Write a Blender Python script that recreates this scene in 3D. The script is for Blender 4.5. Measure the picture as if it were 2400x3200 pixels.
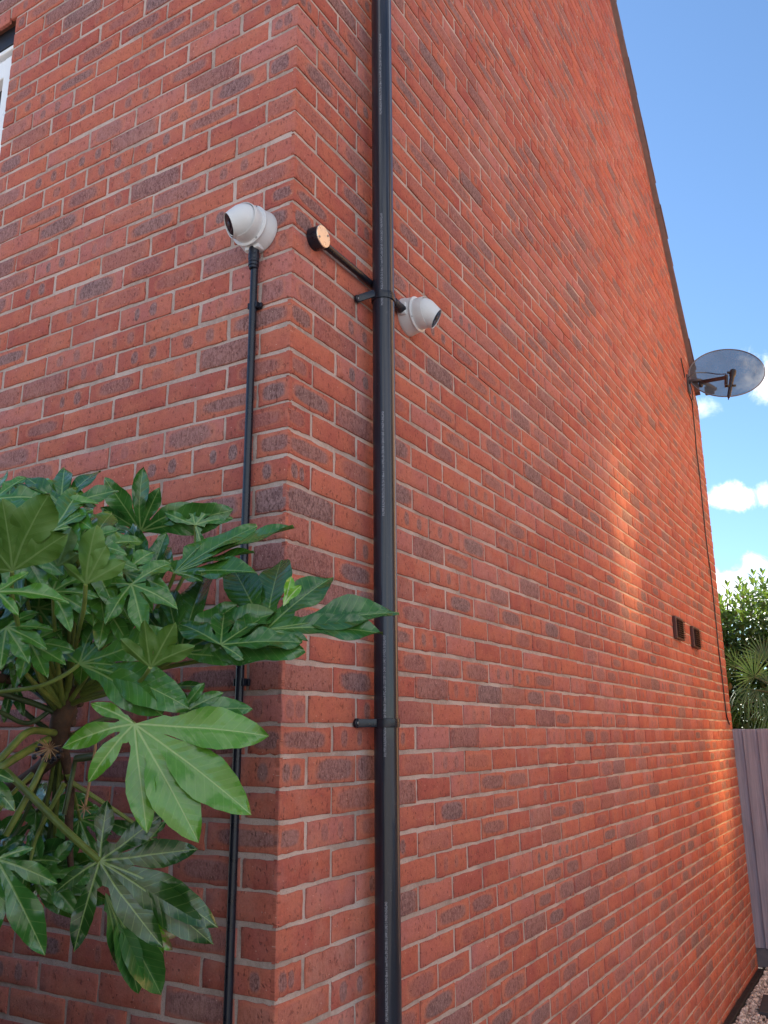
import bpy, bmesh, math, random
import numpy as np
from mathutils import Vector, Matrix
for o in list(bpy.data.objects): bpy.data.objects.remove(o)
S = bpy.context.scene
COL = S.collection
rnd = random.Random(7)
R = math.radians

# ------------------------------------------------------------ camera
CP = Vector((1.2810, -1.6752, -0.0316)); YAW, PITCH, ROLL = -0.53466, 0.25717, -0.00689
FPX = 2667.83                                   # focal length in pixels of the 2400 x 3200 photograph
cf = Vector((math.sin(YAW)*math.cos(PITCH), math.cos(YAW)*math.cos(PITCH), math.sin(PITCH)))
_r = cf.cross(Vector((0, 0, 1))).normalized(); _u = _r.cross(cf)
cr = math.cos(ROLL)*_r + math.sin(ROLL)*_u; cu = -math.sin(ROLL)*_r + math.cos(ROLL)*_u
cd = bpy.data.cameras.new('camera'); cam = bpy.data.objects.new('camera', cd); COL.objects.link(cam)
cam.matrix_world = Matrix.Translation(CP) @ Matrix((cr, cu, -cf)).transposed().to_4x4()
cd.sensor_fit = 'VERTICAL'; cd.sensor_height = 36; cd.sensor_width = 27; cd.lens = FPX*36/3200
cd.clip_start = 0.02; cd.clip_end = 2000
S.camera = cam
S.render.resolution_x, S.render.resolution_y = 768, 1024

# ------------------------------------------------------------ light, sky, exposure
SUN_EL, SUN_AZ = R(36), math.atan2(-0.90, 0.42)      # azimuth from +y towards +x
sdir = Vector((math.sin(SUN_AZ)*math.cos(SUN_EL), math.cos(SUN_AZ)*math.cos(SUN_EL), math.sin(SUN_EL)))
sl = bpy.data.lights.new('sun', 'SUN'); sl.energy = 5.0; sl.angle = R(0.5); sl.color = (1, 0.93, 0.83)
so = bpy.data.objects.new('sun', sl); COL.objects.link(so)
so.rotation_mode = 'QUATERNION'; so.rotation_quaternion = sdir.to_track_quat('Z', 'Y'); so.location = (-6, 4, 14)
S.view_settings.view_transform = 'Standard'; S.view_settings.look = 'None'
S.view_settings.exposure = 1.45; S.view_settings.gamma = 1; S.view_settings.use_curve_mapping = False
S.cycles.use_denoising = True
S.cycles.use_guiding = True
S.cycles.max_bounces = 8; S.cycles.diffuse_bounces = 4; S.cycles.transparent_max_bounces = 12
S.cycles.caustics_refractive = False; S.cycles.blur_glossy = 0.0

# ------------------------------------------------------------ node helper
class N:
    def __init__(s, tree): s.t = tree; s.t.nodes.clear()
    def n(s, kind, ins=None, **props):
        d = s.t.nodes.new(kind)
        for k, v in props.items(): setattr(d, k, v)
        for k, v in (ins or {}).items(): s.set(d.inputs[k], v)
        return d
    def set(s, sock, v):
        if isinstance(v, bpy.types.NodeSocket): s.t.links.new(v, sock)
        elif isinstance(v, (tuple, list)) and len(v) == 3 and sock.type == 'RGBA': sock.default_value = (*v, 1)
        else: sock.default_value = v
    def m(s, op, a, b=0.0, c=0.0, clamp=False):
        d = s.t.nodes.new('ShaderNodeMath'); d.operation = op; d.use_clamp = clamp
        for i, v in enumerate((a, b, c)): s.set(d.inputs[i], v)
        return d.outputs[0]
    def v(s, op, a, b=(0, 0, 0), scale=None):
        d = s.t.nodes.new('ShaderNodeVectorMath'); d.operation = op
        s.set(d.inputs[0], a); s.set(d.inputs[1], b)
        if scale is not None: s.set(d.inputs['Scale'], scale)
        return d.outputs['Value'] if op in ('DOT_PRODUCT', 'LENGTH', 'DISTANCE') else d.outputs[0]
    def noise(s, vec, scale, detail=3, rough=0.55, dist=0.0, out=0):
        d = s.n('ShaderNodeTexNoise', {'Vector': vec, 'Scale': scale, 'Detail': detail, 'Roughness': rough, 'Distortion': dist})
        return d.outputs[out]
    def step(s, x, a, b, lo=0.0, hi=1.0):
        d = s.n('ShaderNodeMapRange', {'Value': x, 'From Min': a, 'From Max': b, 'To Min': lo, 'To Max': hi}, interpolation_type='SMOOTHSTEP')
        return d.outputs[0]
    def mix(s, f, a, b, mode='MIX'):
        d = s.n('ShaderNodeMix', data_type='RGBA', blend_type=mode)
        s.set(d.inputs[0], f); s.set(d.inputs[6], a); s.set(d.inputs[7], b)
        return d.outputs[2]
    def xyz(s, vec):
        d = s.n('ShaderNodeSeparateXYZ', {0: vec}); return d.outputs
    def comb(s, x, y, z): return s.n('ShaderNodeCombineXYZ', {0: x, 1: y, 2: z}).outputs[0]
    def attr(s, name): return s.n('ShaderNodeAttribute', attribute_name=name, attribute_type='GEOMETRY')
    def bump(s, h, strength=0.5, dist=0.01): return s.n('ShaderNodeBump', {'Height': h, 'Strength': strength, 'Distance': dist}).outputs[0]
    def bsdf(s, col, rough=0.6, normal=None, **kw):
        d = s.n('ShaderNodeBsdfPrincipled', {'Base Color': col, 'Roughness': rough})
        if normal is not None: s.set(d.inputs['Normal'], normal)
        for k, v in kw.items(): s.set(d.inputs[k.replace('_', ' ')], v)
        return d.outputs[0]
    def out(s, sh): s.n('ShaderNodeOutputMaterial', {'Surface': sh})
def mat(name):
    m = bpy.data.materials.new(name); m.use_nodes = True; return m, N(m.node_tree)

# ------------------------------------------------------------ world
W = bpy.data.worlds.new('World'); S.world = W; W.use_nodes = True
w = N(W.node_tree)
sky = w.n('ShaderNodeTexSky', sky_type='NISHITA', sun_disc=False, sun_elevation=SUN_EL, sun_rotation=SUN_AZ,
          altitude=60, air_density=1.0, dust_density=0.25, ozone_density=2.6).outputs[0]
D = w.n('ShaderNodeTexCoord').outputs['Generated']
def pdir(x, y): return (cf + (x-1200)/FPX*cr - (y-1600)/FPX*cu).normalized()
cn = w.noise(D, 9.0, 6, 0.6, 0.3); cn2 = w.noise(D, 26.0, 8, 0.7, 0.6)
nz = w.m('ADD', w.m('MULTIPLY', w.m('SUBTRACT', cn, 0.5), 1.7), w.m('MULTIPLY', w.m('SUBTRACT', cn2, 0.5), 2.0))
cm = None
for (px, py, rx, ry, k) in [(2440, 1185, 120, 90, .8), (2195, 1275, 50, 40, .45), (2285, 1550, 80, 40, .95), (2400, 1545, 40, 40, .6), (2330, 1890, 230, 85, 1.6), (2480, 1870, 160, 105, 1.6), (2080, 1880, 200, 110, 1.4), (2700, 1300, 200, 90, 1)]:
    c = pdir(px, py); e1 = cr; e2 = cu
    a = w.m('DIVIDE', w.v('DOT_PRODUCT', w.v('SUBTRACT', D, c), e1), rx/FPX)
    b = w.m('DIVIDE', w.v('DOT_PRODUCT', w.v('SUBTRACT', D, c), e2), ry/FPX)
    fr = w.step(w.v('DOT_PRODUCT', D, c), 0.5, 0.7)
    d = w.m('SUBTRACT', 1.0, w.m('SQRT', w.m('ADD', w.m('MULTIPLY', a, a), w.m('MULTIPLY', b, b))))
    g = w.m('MULTIPLY', w.step(w.m('ADD', d, nz), -0.05, 0.75), w.m('MULTIPLY', fr, min(1, k)))
    cm = g if cm is None else w.m('MAXIMUM', cm, g)
# unseen bright broken cloud added behind the photographer to light the shaded walls
big = w.noise(D, 2.2, 6, 0.6)
back = w.step(w.v('DOT_PRODUCT', D, Vector((0.95, -0.32, 0.1)).normalized()), 0.05, 0.4)
cb = w.m('MULTIPLY', w.step(big, 0.43, 0.62), back)
cm = w.m('MAXIMUM', cm, cb)
cloud = w.mix(w.step(cn, 0.3, 0.7), (8.0, 8.4, 9.2), (10.5, 10.5, 10.5))
skyc = w.mix(cm, w.mix(1.0, sky, (0.86, 1.0, 1.08), 'MULTIPLY'), cloud)
w.n('ShaderNodeOutputWorld', {'Surface': w.n('ShaderNodeBackground', {'Color': skyc, 'Strength': 0.081}).outputs[0]})

# ------------------------------------------------------------ projection helpers (photo pixel -> point of the place)
def ray(x, y): return cf + (x-1200)/FPX*cr - (y-1600)/FPX*cu
def at_depth(x, y, d): return CP + ray(x, y)*d
def on_plane(x, y, p0, n):
    d = ray(x, y); return CP + d*((p0-CP).dot(n)/d.dot(n))
def vcam(a, b, c): return (cr*a + cu*b - cf*c).normalized()

# ------------------------------------------------------------ object helpers
def prop(o, label=None, cat=None, group=None, kind=None):
    for k, v in (('label', label), ('category', cat), ('group', group), ('kind', kind)):
        if v: o[k] = v
    return o
def empty(name, loc=(0, 0, 0), **kw):
    o = bpy.data.objects.new(name, None); COL.objects.link(o); o.location = loc; o.empty_display_size = 0.05
    bpy.context.view_layer.update(); return prop(o, **kw)
def link(name, me, parent=None, **kw):
    o = bpy.data.objects.new(name, me); COL.objects.link(o)
    if parent is not None:
        o.parent = parent; o.matrix_parent_inverse = parent.matrix_world.inverted()
    return prop(o, **kw)
def from_bm(name, bm, mats, parent=None, smooth=False, **kw):
    me = bpy.data.meshes.new(name); bm.normal_update(); bm.to_mesh(me); bm.free()
    for m in (mats if isinstance(mats, (list, tuple)) else [mats]): me.materials.append(m)
    if smooth:
        me.polygons.foreach_set('use_smooth', [True]*len(me.polygons))
        try: me.set_sharp_from_angle(angle=R(38))
        except Exception: pass
    return link(name, me, parent, **kw)
def frame(z, x=None):
    z = Vector(z).normalized(); x = Vector(x) if x is not None else (Vector((0, 0, 1)) if abs(z.z) < .9 else Vector((1, 0, 0)))
    x = (x - z*x.dot(z)).normalized(); return x, z.cross(x), z
def box(bm, c, size, rot=None, bev=0.0, mi=0):
    g = bmesh.ops.create_cube(bm, size=1.0); vs = g['verts']
    bmesh.ops.scale(bm, vec=size, verts=vs)
    if bev: 
        r = bmesh.ops.bevel(bm, geom=list({e for v in vs for e in v.link_edges}), offset=bev, segments=2, affect='EDGES', profile=0.5)
        vs = list({v for f in r['faces'] for v in f.verts} | {v for v in vs if v.is_valid})
    M = Matrix.Translation(Vector(c)) @ (rot.to_4x4() if rot is not None else Matrix.Identity(4))
    bmesh.ops.transform(bm, matrix=M, verts=vs)
    for f in {f for v in vs for f in v.link_faces}: f.material_index = mi
def lathe(bm, o, axis, prof, seg=40, x=None, caps=(False, False)):
    X, Y, Z = frame(axis, x); o = Vector(o); rings = []
    for r, h in prof:
        if r <= 1e-6: rings.append([bm.verts.new(o + Z*h)])
        else: rings.append([bm.verts.new(o + Z*h + (X*math.cos(2*math.pi*i/seg) + Y*math.sin(2*math.pi*i/seg))*r) for i in range(seg)])
    for a, b in zip(rings, rings[1:]):
        for i in range(seg):
            j = (i+1) % seg
            if len(a) == 1 and len(b) == 1: continue
            if len(a) == 1: bm.faces.new((a[0], b[i], b[j]))
            elif len(b) == 1: bm.faces.new((a[i], a[j], b[0]))
            else: bm.faces.new((a[i], a[j], b[j], b[i]))
    if caps[0] and len(rings[0]) > 2: bm.faces.new(rings[0][::-1])
    if caps[1] and len(rings[-1]) > 2: bm.faces.new(rings[-1])
def tube(bm, pts, rad, seg=10, cap=True, sub=1):
    pts = [Vector(p) for p in pts]
    if sub > 1 and len(pts) > 2:                       # Catmull-Rom
        q = []; rr = []
        rad = rad if isinstance(rad, (list, tuple)) else [rad]*len(pts)
        for i in range(len(pts)-1):
            a, b, c, d = pts[max(0, i-1)], pts[i], pts[i+1], pts[min(len(pts)-1, i+2)]
            for k in range(sub):
                t = k/sub
                q.append(.5*((2*b)+(c-a)*t+(2*a-5*b+4*c-d)*t*t+(3*b-a-3*c+d)*t**3)); rr.append(rad[i]*(1-t)+rad[i+1]*t)
        q.append(pts[-1]); rr.append(rad[-1]); pts, rad = q, rr
    rad = rad if isinstance(rad, (list, tuple)) else [rad]*len(pts)
    prev = None; X = None
    for i, p in enumerate(pts):
        t = (pts[min(i+1, len(pts)-1)] - pts[max(i-1, 0)]).normalized()
        if X is None: X = frame(t)[0]
        X = (X - t*X.dot(t)).normalized(); Y = t.cross(X)
        ring = [bm.verts.new(p + (X*math.cos(2*math.pi*k/seg)+Y*math.sin(2*math.pi*k/seg))*rad[i]) for k in range(seg)]
        if prev: 
            for k in range(seg): bm.faces.new((prev[k], prev[(k+1) % seg], ring[(k+1) % seg], ring[k]))
        elif cap: bm.faces.new(ring[::-1])
        prev = ring
    if cap: bm.faces.new(prev)

# ------------------------------------------------------------ materials
def brick_material():
    m, n = mat('red_brick')
    a = n.attr('bk'); sc = n.n('ShaderNodeSeparateColor', {0: a.outputs['Color']}).outputs
    r1, r2, r3, hl = sc[0], sc[1], sc[2], a.outputs['Alpha']
    buv = n.attr('buv').outputs['Vector']; u, v, _ = n.xyz(buv)
    off = n.v('ADD', buv, n.comb(n.m('MULTIPLY', r1, 37.0), n.m('MULTIPLY', r3, 53.0), n.m('MULTIPLY', r2, 29.0)))
    nl = n.noise(off, 9, 3); nm = n.noise(off, 38, 4, 0.6); nf = n.noise(off, 240, 3, 0.6)
    base = n.mix(n.step(r1, 0.0, 1.0), (0.345, 0.084, 0.066), (0.435, 0.124, 0.085))
    base = n.mix(n.step(r3, 0.62, 0.95), base, (0.41, 0.145, 0.128))
    base = n.mix(n.step(nl, 0.35, 0.7), base, n.mix(0.5, base, (0.50, 0.155, 0.085)))
    base = n.mix(n.m('MULTIPLY', n.step(nm, 0.5, 0.75), 0.5), base, (0.30, 0.075, 0.055))
    # kiss marks: two small ovals / one broad oval / whole face
    wob = n.m('ADD', n.m('MULTIPLY', n.m('SUBTRACT', nm, 0.5), 1.0), n.m('MULTIPLY', n.m('SUBTRACT', nl, 0.5), 1.0))
    def oval(cu_, a_, b_, pw=2.4):
        x = n.m('POWER', n.m('ABSOLUTE', n.m('DIVIDE', n.m('SUBTRACT', u, cu_), a_)), pw)
        y = n.m('POWER', n.m('ABSOLUTE', n.m('DIVIDE', v, b_)), pw)
        return n.m('ADD', n.m('ADD', x, y), wob)
    cA = n.m('MULTIPLY', hl, n.m('ADD', -0.42, n.m('MULTIPLY', n.m('SUBTRACT', r3, 0.5), 0.3)))
    cB = n.m('ADD', cA, n.m('MULTIPLY', hl, n.m('ADD', 0.62, n.m('MULTIPLY', r1, 0.2))))
    two = n.m('MINIMUM', oval(cA, 0.016, 0.022), oval(cB, n.m('ADD', 0.010, n.m('MULTIPLY', r1, 0.010)), 0.020))
    one = oval(n.m('MULTIPLY', n.m('SUBTRACT', r3, 0.5), 0.03), n.m('MULTIPLY', hl, n.m('ADD', 0.60, n.m('MULTIPLY', r1, 0.30))), n.m('ADD', 0.0185, n.m('MULTIPLY', r3, 0.011)), 3.2)
    full = oval(0.0, n.m('MULTIPLY', hl, 0.98), 0.033, 5)
    def between(x, lo, hi): return n.m('MULTIPLY', n.m('GREATER_THAN', x, lo), n.m('LESS_THAN', x, hi))
    def msk(d): return n.step(d, 1.45, 0.45)
    def halo(d): return n.m('MULTIPLY', n.step(d, 2.2, 1.3), n.step(d, 0.8, 1.3))
    s2, s1, s0 = between(r2, 0.30, 0.52), between(r2, 0.52, 0.90), n.m('GREATER_THAN', r2, 0.90)
    mask = n.m('ADD', n.m('ADD', n.m('MULTIPLY', s2, msk(two)), n.m('MULTIPLY', s1, msk(one))), n.m('MULTIPLY', s0, msk(full)))
    hal = n.m('ADD', n.m('MULTIPLY', s2, halo(two)), n.m('MULTIPLY', s1, halo(one)))
    stren = n.m('ADD', 0.24, n.m('MULTIPLY', n.m('FRACT', n.m('MULTIPLY', n.m('ADD', r1, r3), 7.3)), 0.65))
    nf2 = n.noise(n.v('MULTIPLY', off, (1.0, 0.45, 1.0)), 150, 4, 0.7, 1.2)
    grey = n.mix(n.step(nf2, 0.38, 0.62), (0.110, 0.068, 0.070), (0.275, 0.172, 0.168))
    col = n.mix(n.m('MULTIPLY', hal, 0.45), base, (0.46, 0.165, 0.105))
    col = n.mix(n.m('MULTIPLY', mask, stren), col, grey)
    # drag creases, pits, white grit
    cre = n.v('MULTIPLY', off, (95, 60, 1)); vo = n.n('ShaderNodeTexVoronoi', {'Vector': n.v('ADD', cre, n.v('MULTIPLY', n.noise(off, 60, 2, out=1), (1.8, 1.8, 0))), 'Scale': 1.0}, feature='F1')
    pit = n.m('MULTIPLY', n.step(vo.outputs['Distance'], 0.34, 0.16), n.m('GREATER_THAN', n.xyz(vo.outputs['Color'])[0], 0.48))
    col = n.mix(n.m('MULTIPLY', pit, 0.5), col, (0.12, 0.040, 0.032))
    vg = n.n('ShaderNodeTexVoronoi', {'Vector': off, 'Scale': 130.0}, feature='F1')
    grit = n.m('MULTIPLY', n.step(vg.outputs['Distance'], 0.24, 0.10), n.m('GREATER_THAN', n.xyz(vg.outputs['Color'])[1], 0.93))
    col = n.mix(n.m('MULTIPLY', grit, 0.75), col, (0.62, 0.42, 0.33))
    col = n.mix(1.0, col, n.comb(*[n.m('MULTIPLY', n.step(nf, 0.25, 0.75, 0.86, 1.1), n.step(nf2, 0.30, 0.5, 0.74, 1.04))]*3), 'MULTIPLY')
    # lime bloom in broad drifts over the wall
    P = n.n('ShaderNodeNewGeometry').outputs['Position']
    bloom = n.m('MULTIPLY', n.step(n.noise(P, 1.1, 4, 0.6), 0.45, 0.75), n.step(n.noise(P, 16, 4, 0.65), 0.35, 0.7))
    col = n.mix(n.m('MULTIPLY', bloom, 0.36), col, (0.50, 0.27, 0.23))
    h = n.m('ADD', n.m('ADD', n.m('MULTIPLY', nm, 0.8), n.m('MULTIPLY', nf, 0.35)), n.m('MULTIPLY', pit, -1.1))
    h = n.m('ADD', h, n.m('MULTIPLY', mask, n.m('MULTIPLY', nf, 0.4)))
    n.out(n.bsdf(col, 0.88, n.bump(h, 0.55, 0.0035), Specular_IOR_Level=0.25)); return m
def mortar_material():
    m, n = mat('mortar')
    P = n.n('ShaderNodeNewGeometry').outputs['Position']
    a = n.noise(P, 5, 4); b = n.noise(P, 60, 4, 0.65); c = n.noise(P, 420, 2)
    col = n.mix(n.step(a, 0.35, 0.65), (0.34, 0.255, 0.22), (0.53, 0.41, 0.365))
    col = n.mix(n.m('MULTIPLY', n.step(b, 0.45, 0.75), 0.6), col, (0.55, 0.43, 0.38))
    col = n.mix(n.m('MULTIPLY', n.step(c, 0.5, 0.72), 0.5), col, (0.22, 0.15, 0.12))
    n.out(n.bsdf(col, 0.95, n.bump(n.m('ADD', b, n.m('MULTIPLY', c, 0.5)), 0.6, 0.004), Specular_IOR_Level=0.15)); return m
def plain(name, col, rough=0.5, var=0.12, scale=30, bump=0.0, metal=0.0, coord='Position', spec=0.5, dirt=None):
    m, n = mat(name)
    P = n.n('ShaderNodeNewGeometry').outputs['Position']
    t = n.noise(P, scale, 4, 0.6)
    c2 = tuple(min(1, x*(1+var)) for x in col); c1 = tuple(x*(1-var) for x in col)
    c = n.mix(n.step(t, 0.3, 0.7), c1, c2)
    if dirt: c = n.mix(n.m('MULTIPLY', n.step(n.noise(P, dirt[1], 5, 0.7), 0.55, 0.8), dirt[2]), c, dirt[0])
    rg = n.step(t, 0.2, 0.8, max(0.02, rough*0.8), min(1, rough*1.2))
    n.out(n.bsdf(c, rg, n.bump(n.noise(P, scale*4, 3), bump, 0.004) if bump else None, Metallic=metal, Specular_IOR_Level=spec)); return m
BRICK, MORTAR = brick_material(), mortar_material()
def pipe_material():
    m, n = mat('black_pvc')
    P = n.n('ShaderNodeNewGeometry').outputs['Position']
    st = n.noise(n.v('MULTIPLY', P, (60, 60, 2.5)), 1.0, 4, 0.6); sp = n.noise(P, 70, 4, 0.7)
    c = n.mix(n.step(st, 0.35, 0.7), (0.006, 0.0075, 0.015), (0.017, 0.020, 0.034))
    c = n.mix(n.m('MULTIPLY', n.step(sp, 0.62, 0.78), 0.5), c, (0.10, 0.10, 0.12))
    n.out(n.bsdf(c, n.step(st, 0.2, 0.8, 0.28, 0.40), n.bump(st, 0.05, 0.002), Specular_IOR_Level=0.28, Coat_Weight=0.5, Coat_Roughness=0.04)); return m
PVC = pipe_material()
BLACKP = plain('black_plastic', (0.009, 0.011, 0.019), 0.30, 0.25, 40, spec=0.42)
WHITE = plain('white_camera_paint', (0.60, 0.595, 0.60), 0.40, 0.04, 12, dirt=((.42, .39, .36), 55, .35))
GLASS = plain('camera_window', (0.012, 0.006, 0.009), 0.25, 0.1, 20, spec=0.04)
LENS = plain('lens_glass', (0.030, 0.016, 0.020), 0.12, 0.1, 20, spec=0.10)
SCREW = plain('screw_steel', (0.32, 0.32, 0.33), 0.3, 0.15, 200, metal=1.0)
LID = plain('galvanised_lid', (0.72, 0.62, 0.50), 0.30, 0.06, 60, metal=0.85)
PRINT = plain('print_ink', (0.30, 0.31, 0.36), 0.6, 0.3, 300)
BROWN = plain('brown_plastic', (0.075, 0.030, 0.026), 0.4, 0.2, 50)
UPVC = plain('white_upvc', (0.78, 0.79, 0.80), 0.3, 0.03, 10)
DARK = plain('dark_void', (0.008, 0.008, 0.012), 0.5, 0.2, 20)
TILE = plain('roof_tile', (0.13, 0.085, 0.085), 0.8, 0.25, 14, 0.3)
CLOAK = plain('undercloak', (0.20, 0.135, 0.125), 0.8, 0.12, 20, 0.2)
STEEL = plain('grey_bracket', (0.040, 0.036, 0.042), 0.5, 0.2, 40)

# ------------------------------------------------------------ the house
EAVE, SLOPE, LEN = 2.93, 1.34, 6.29
def roof_z(y): return EAVE + SLOPE*min(y, LEN-y)
GROUND = -1.82
house = empty('brick_house', (-3, 3, GROUND), label='tall red brick house seen from its corner under a steep gable', cat='house')

class MB:
    def __init__(s): s.v = []; s.f = []; s.bk = []; s.uv = []; s.mi = []; s.sm = []; s.n = 0
    def add(s, V, F, bk=(0, 0, 0, .1), uv=None, mi=0, sm=False):
        V = np.asarray(V, float).reshape(-1, 3); F = np.asarray(F, int).reshape(-1, 4)
        s.v.append(V); s.f.append(F + s.n); s.bk.append(np.tile(np.array(bk, float), (len(V), 1)))
        s.uv.append(np.zeros((len(V), 3)) if uv is None else uv); s.mi.append(np.full(len(F), mi)); s.sm.append(np.full(len(F), sm) if np.isscalar(sm) else np.asarray(sm)); s.n += len(V)
    def build(s, name, mats, parent=None, **kw):
        V = np.concatenate(s.v); F = np.concatenate(s.f); me = bpy.data.meshes.new(name)
        me.vertices.add(len(V)); me.vertices.foreach_set('co', V.ravel())
        me.loops.add(F.size); me.loops.foreach_set('vertex_index', F.ravel())
        me.polygons.add(len(F)); me.polygons.foreach_set('loop_start', np.arange(0, F.size, 4)); 
        me.polygons.foreach_set('material_index', np.concatenate(s.mi).astype(int)); me.polygons.foreach_set('use_smooth', np.concatenate(s.sm).astype(bool))
        a = me.attributes.new('bk', 'FLOAT_COLOR', 'POINT'); a.data.foreach_set('color', np.concatenate(s.bk).ravel())
        a = me.attributes.new('buv', 'FLOAT_VECTOR', 'POINT'); a.data.foreach_set('vector', np.concatenate(s.uv).ravel())
        for m in mats: me.materials.append(m)
        me.update(calc_edges=True); me.validate()
        return link(name, me, parent, **kw)
_gf = {}
def grid_faces(nu, nv):
    if (nu, nv) not in _gf:
        q = [(j*nu+i, j*nu+i+1, (j+1)*nu+i+1, (j+1)*nu+i) for j in range(nv-1) for i in range(nu-1)]
        ring = [i for i in range(nu)] + [j*nu+nu-1 for j in range(1, nv)] + [(nv-1)*nu+i for i in range(nu-2, -1, -1)] + [j*nu for j in range(nv-2, 0, -1)]
        b = nu*nv; k = len(ring)
        q += [(ring[i], b+i, b+(i+1) % k, ring[(i+1) % k]) for i in range(k)]
        _gf[(nu, nv)] = (q, ring, (nu-1)*(nv-1))
    return _gf[(nu, nv)]
nrg = np.random.default_rng(11)
def brick(mb, s0, s1, z0, z1, to3, vals, fine, clip=None, flip=False):
    L, H = s1-s0, z1-z0; cs, cz = (s0+s1)/2, (z0+z1)/2
    nu, nv = (9, 6) if fine else (4, 4)
    be = 0.0022
    us = np.concatenate([[0, be], np.linspace(be, L-be, nu-2)[1:-1], [L-be, L]]) - L/2
    vs = np.concatenate([[0, be], np.linspace(be, H-be, nv-2)[1:-1], [H-be, H]]) - H/2
    U, Vv = np.meshgrid(us, vs); Dp = np.zeros_like(U)
    edge = np.zeros_like(U); edge[0, :] = edge[-1, :] = 1; edge[:, 0] = edge[:, -1] = 1
    Dp -= edge*0.0016
    if fine:
        jit = 0.0010
        Dp += nrg.normal(0, .00035, U.shape)
        Uj = U + nrg.normal(0, jit, U.shape)*edge; Vj = Vv + nrg.normal(0, jit, U.shape)*edge
        for a_ in (0, 1): Uj[-1 if a_ else 0, -1] -= nrg.random()*.003; Vj[-1 if a_ else 0, -1] -= (nrg.random()*.002 if a_ else -nrg.random()*.002)
    else: Uj, Vj = U, Vv
    ang = nrg.normal(0, 0.0035); Dp += np.clip(nrg.normal(0, .0008), -.001, .0016) + U*nrg.normal(0, .004) + Vv*nrg.normal(0, .010)
    S_ = cs + Uj - Vj*ang; Z_ = cz + Vj + Uj*ang
    q, ring, nfront = grid_faces(nu, nv)
    S_, Z_, Df = S_.ravel(), Z_.ravel(), Dp.ravel()
    S2 = np.concatenate([S_, S_[ring]]); Z2 = np.concatenate([Z_, Z_[ring]]); D2 = np.concatenate([Df, np.full(len(ring), -0.011)])
    if clip is not None: Z2 = np.minimum(Z2, clip(S2))
    uv = np.stack([np.concatenate([U.ravel(), U.ravel()[ring]]), np.concatenate([Vv.ravel(), Vv.ravel()[ring]]), np.zeros(len(S2))], 1)
    F = np.array(q)
    if flip: F = F[:, ::-1]
    sm = np.zeros(len(F), bool); sm[:nfront] = True
    mb.add(to3(S2, Z2, D2), F, (*vals, L/2), uv, 0, sm)

def brick_face(length, header_even, to3, zmax, flip, skip=None, fine_to=99, clip=None, rowvals=None):
    mb = MB()
    j0 = int(round((GROUND-0.09)/0.075)); j1 = int(zmax/0.075)+1
    for k in range(j0, j1):
        zb = k*0.075 + 0.0056; zt = zb + 0.0638
        hdr = ((k % 2) == header_even)
        s = 0.0; first = True
        while s < length - 0.02:
            L = 0.1020 if (first and hdr) else 0.2142
            L = min(L, length - s)
            if length - s - L < 0.03: L = length - s
            js, je = (0 if first else nrg.normal(0, .0016)), nrg.normal(0, .0016)
            a, b = s + js, s + L + (0 if s+L > length-.01 else je)
            dz0, dz1 = nrg.normal(0, .0015), nrg.normal(0, .0015)
            vals = rowvals(k) if first else tuple(nrg.random(3))
            ok = True
            if skip: 
                r = skip(a, b, zb, zt); ok = r is not None
                if ok: a, b = r
            if clip is not None and ok:
                zz = clip(np.array([a, b])); ok = zb < max(zz) - 0.012
            if ok: brick(mb, a, b, zb+dz0, zt+dz1, to3, vals, s < fine_to, clip, flip)
            s += L + 0.0108; first = False
    return mb
_rv = {}
def rowvals(k):
    if k not in _rv: _rv[k] = tuple(nrg.random(3))
    return _rv[k]
gab = lambda S_, Z_, D_: np.stack([D_, S_, Z_], 1)                     # x = depth, y = along
fro = lambda S_, Z_, D_: np.stack([-S_, -D_, Z_], 1)                   # y = -depth, x = -along
gclip = lambda s: EAVE + SLOPE*np.minimum(s, LEN-s)
# window opening in the front wall
WX0, WX1, WZ0, WZ1 = 1.414, 2.65, 1.475, 2.80
def skipw(a, b, zb, zt):
    if zt < WZ0 or zb > WZ1-0.02: return (a, b)
    if b <= WX0 or a >= WX1: return (a, b)
    if a < WX0: return (a, WX0) if WX0-a > .03 else None
    if b > WX1: return (WX1, b) if b-WX1 > .03 else None
    return None
# rows whose index is odd carry a header on the gable at the corner (course 25.5 in the photo = row 2 -> even)
mb = brick_face(LEN, 0, gab, 7.3, False, fine_to=2.6, clip=gclip, rowvals=rowvals)
RC = 0.0032
def quad(mb, p, mi): mb.add(p, [[0, 1, 2, 3]], mi=mi)
zb = GROUND - 0.3
quad(mb, [(-RC, RC, zb), (-RC, LEN, zb), (-RC, LEN, EAVE), (-RC, RC, EAVE)], 1)
quad(mb, [(-RC, RC, EAVE), (-RC, LEN, EAVE), (-RC, LEN/2+.001, EAVE+SLOPE*LEN/2), (-RC, LEN/2-.001, EAVE+SLOPE*LEN/2)], 1)
mb.build('gable_wall', [BRICK, MORTAR], house)
mf = brick_face(6.6, 1, fro, EAVE-0.02, True, skip=skipw, fine_to=1.7, rowvals=rowvals)
def frect(x0, x1, z0, z1): quad(mf, [(-x0, RC, z0), (-x0, RC, z1), (-x1, RC, z1), (-x1, RC, z0)][::-1], 1)
frect(RC, WX0, zb, EAVE); frect(WX1, 6.6, zb, EAVE); frect(WX0, WX1, zb, WZ0); frect(WX0, WX1, WZ1, EAVE)
mf.build('front_wall', [BRICK, MORTAR], house)
bm = bmesh.new()
box(bm, (-3.3, LEN-0.05, (EAVE+zb)/2), (6.58, 0.1, EAVE-zb-.02)); box(bm, (-6.55, LEN/2, (EAVE+zb)/2), (0.1, LEN-.22, EAVE-zb-.02))
from_bm('rear_wall', bm, BRICK, house)
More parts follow.
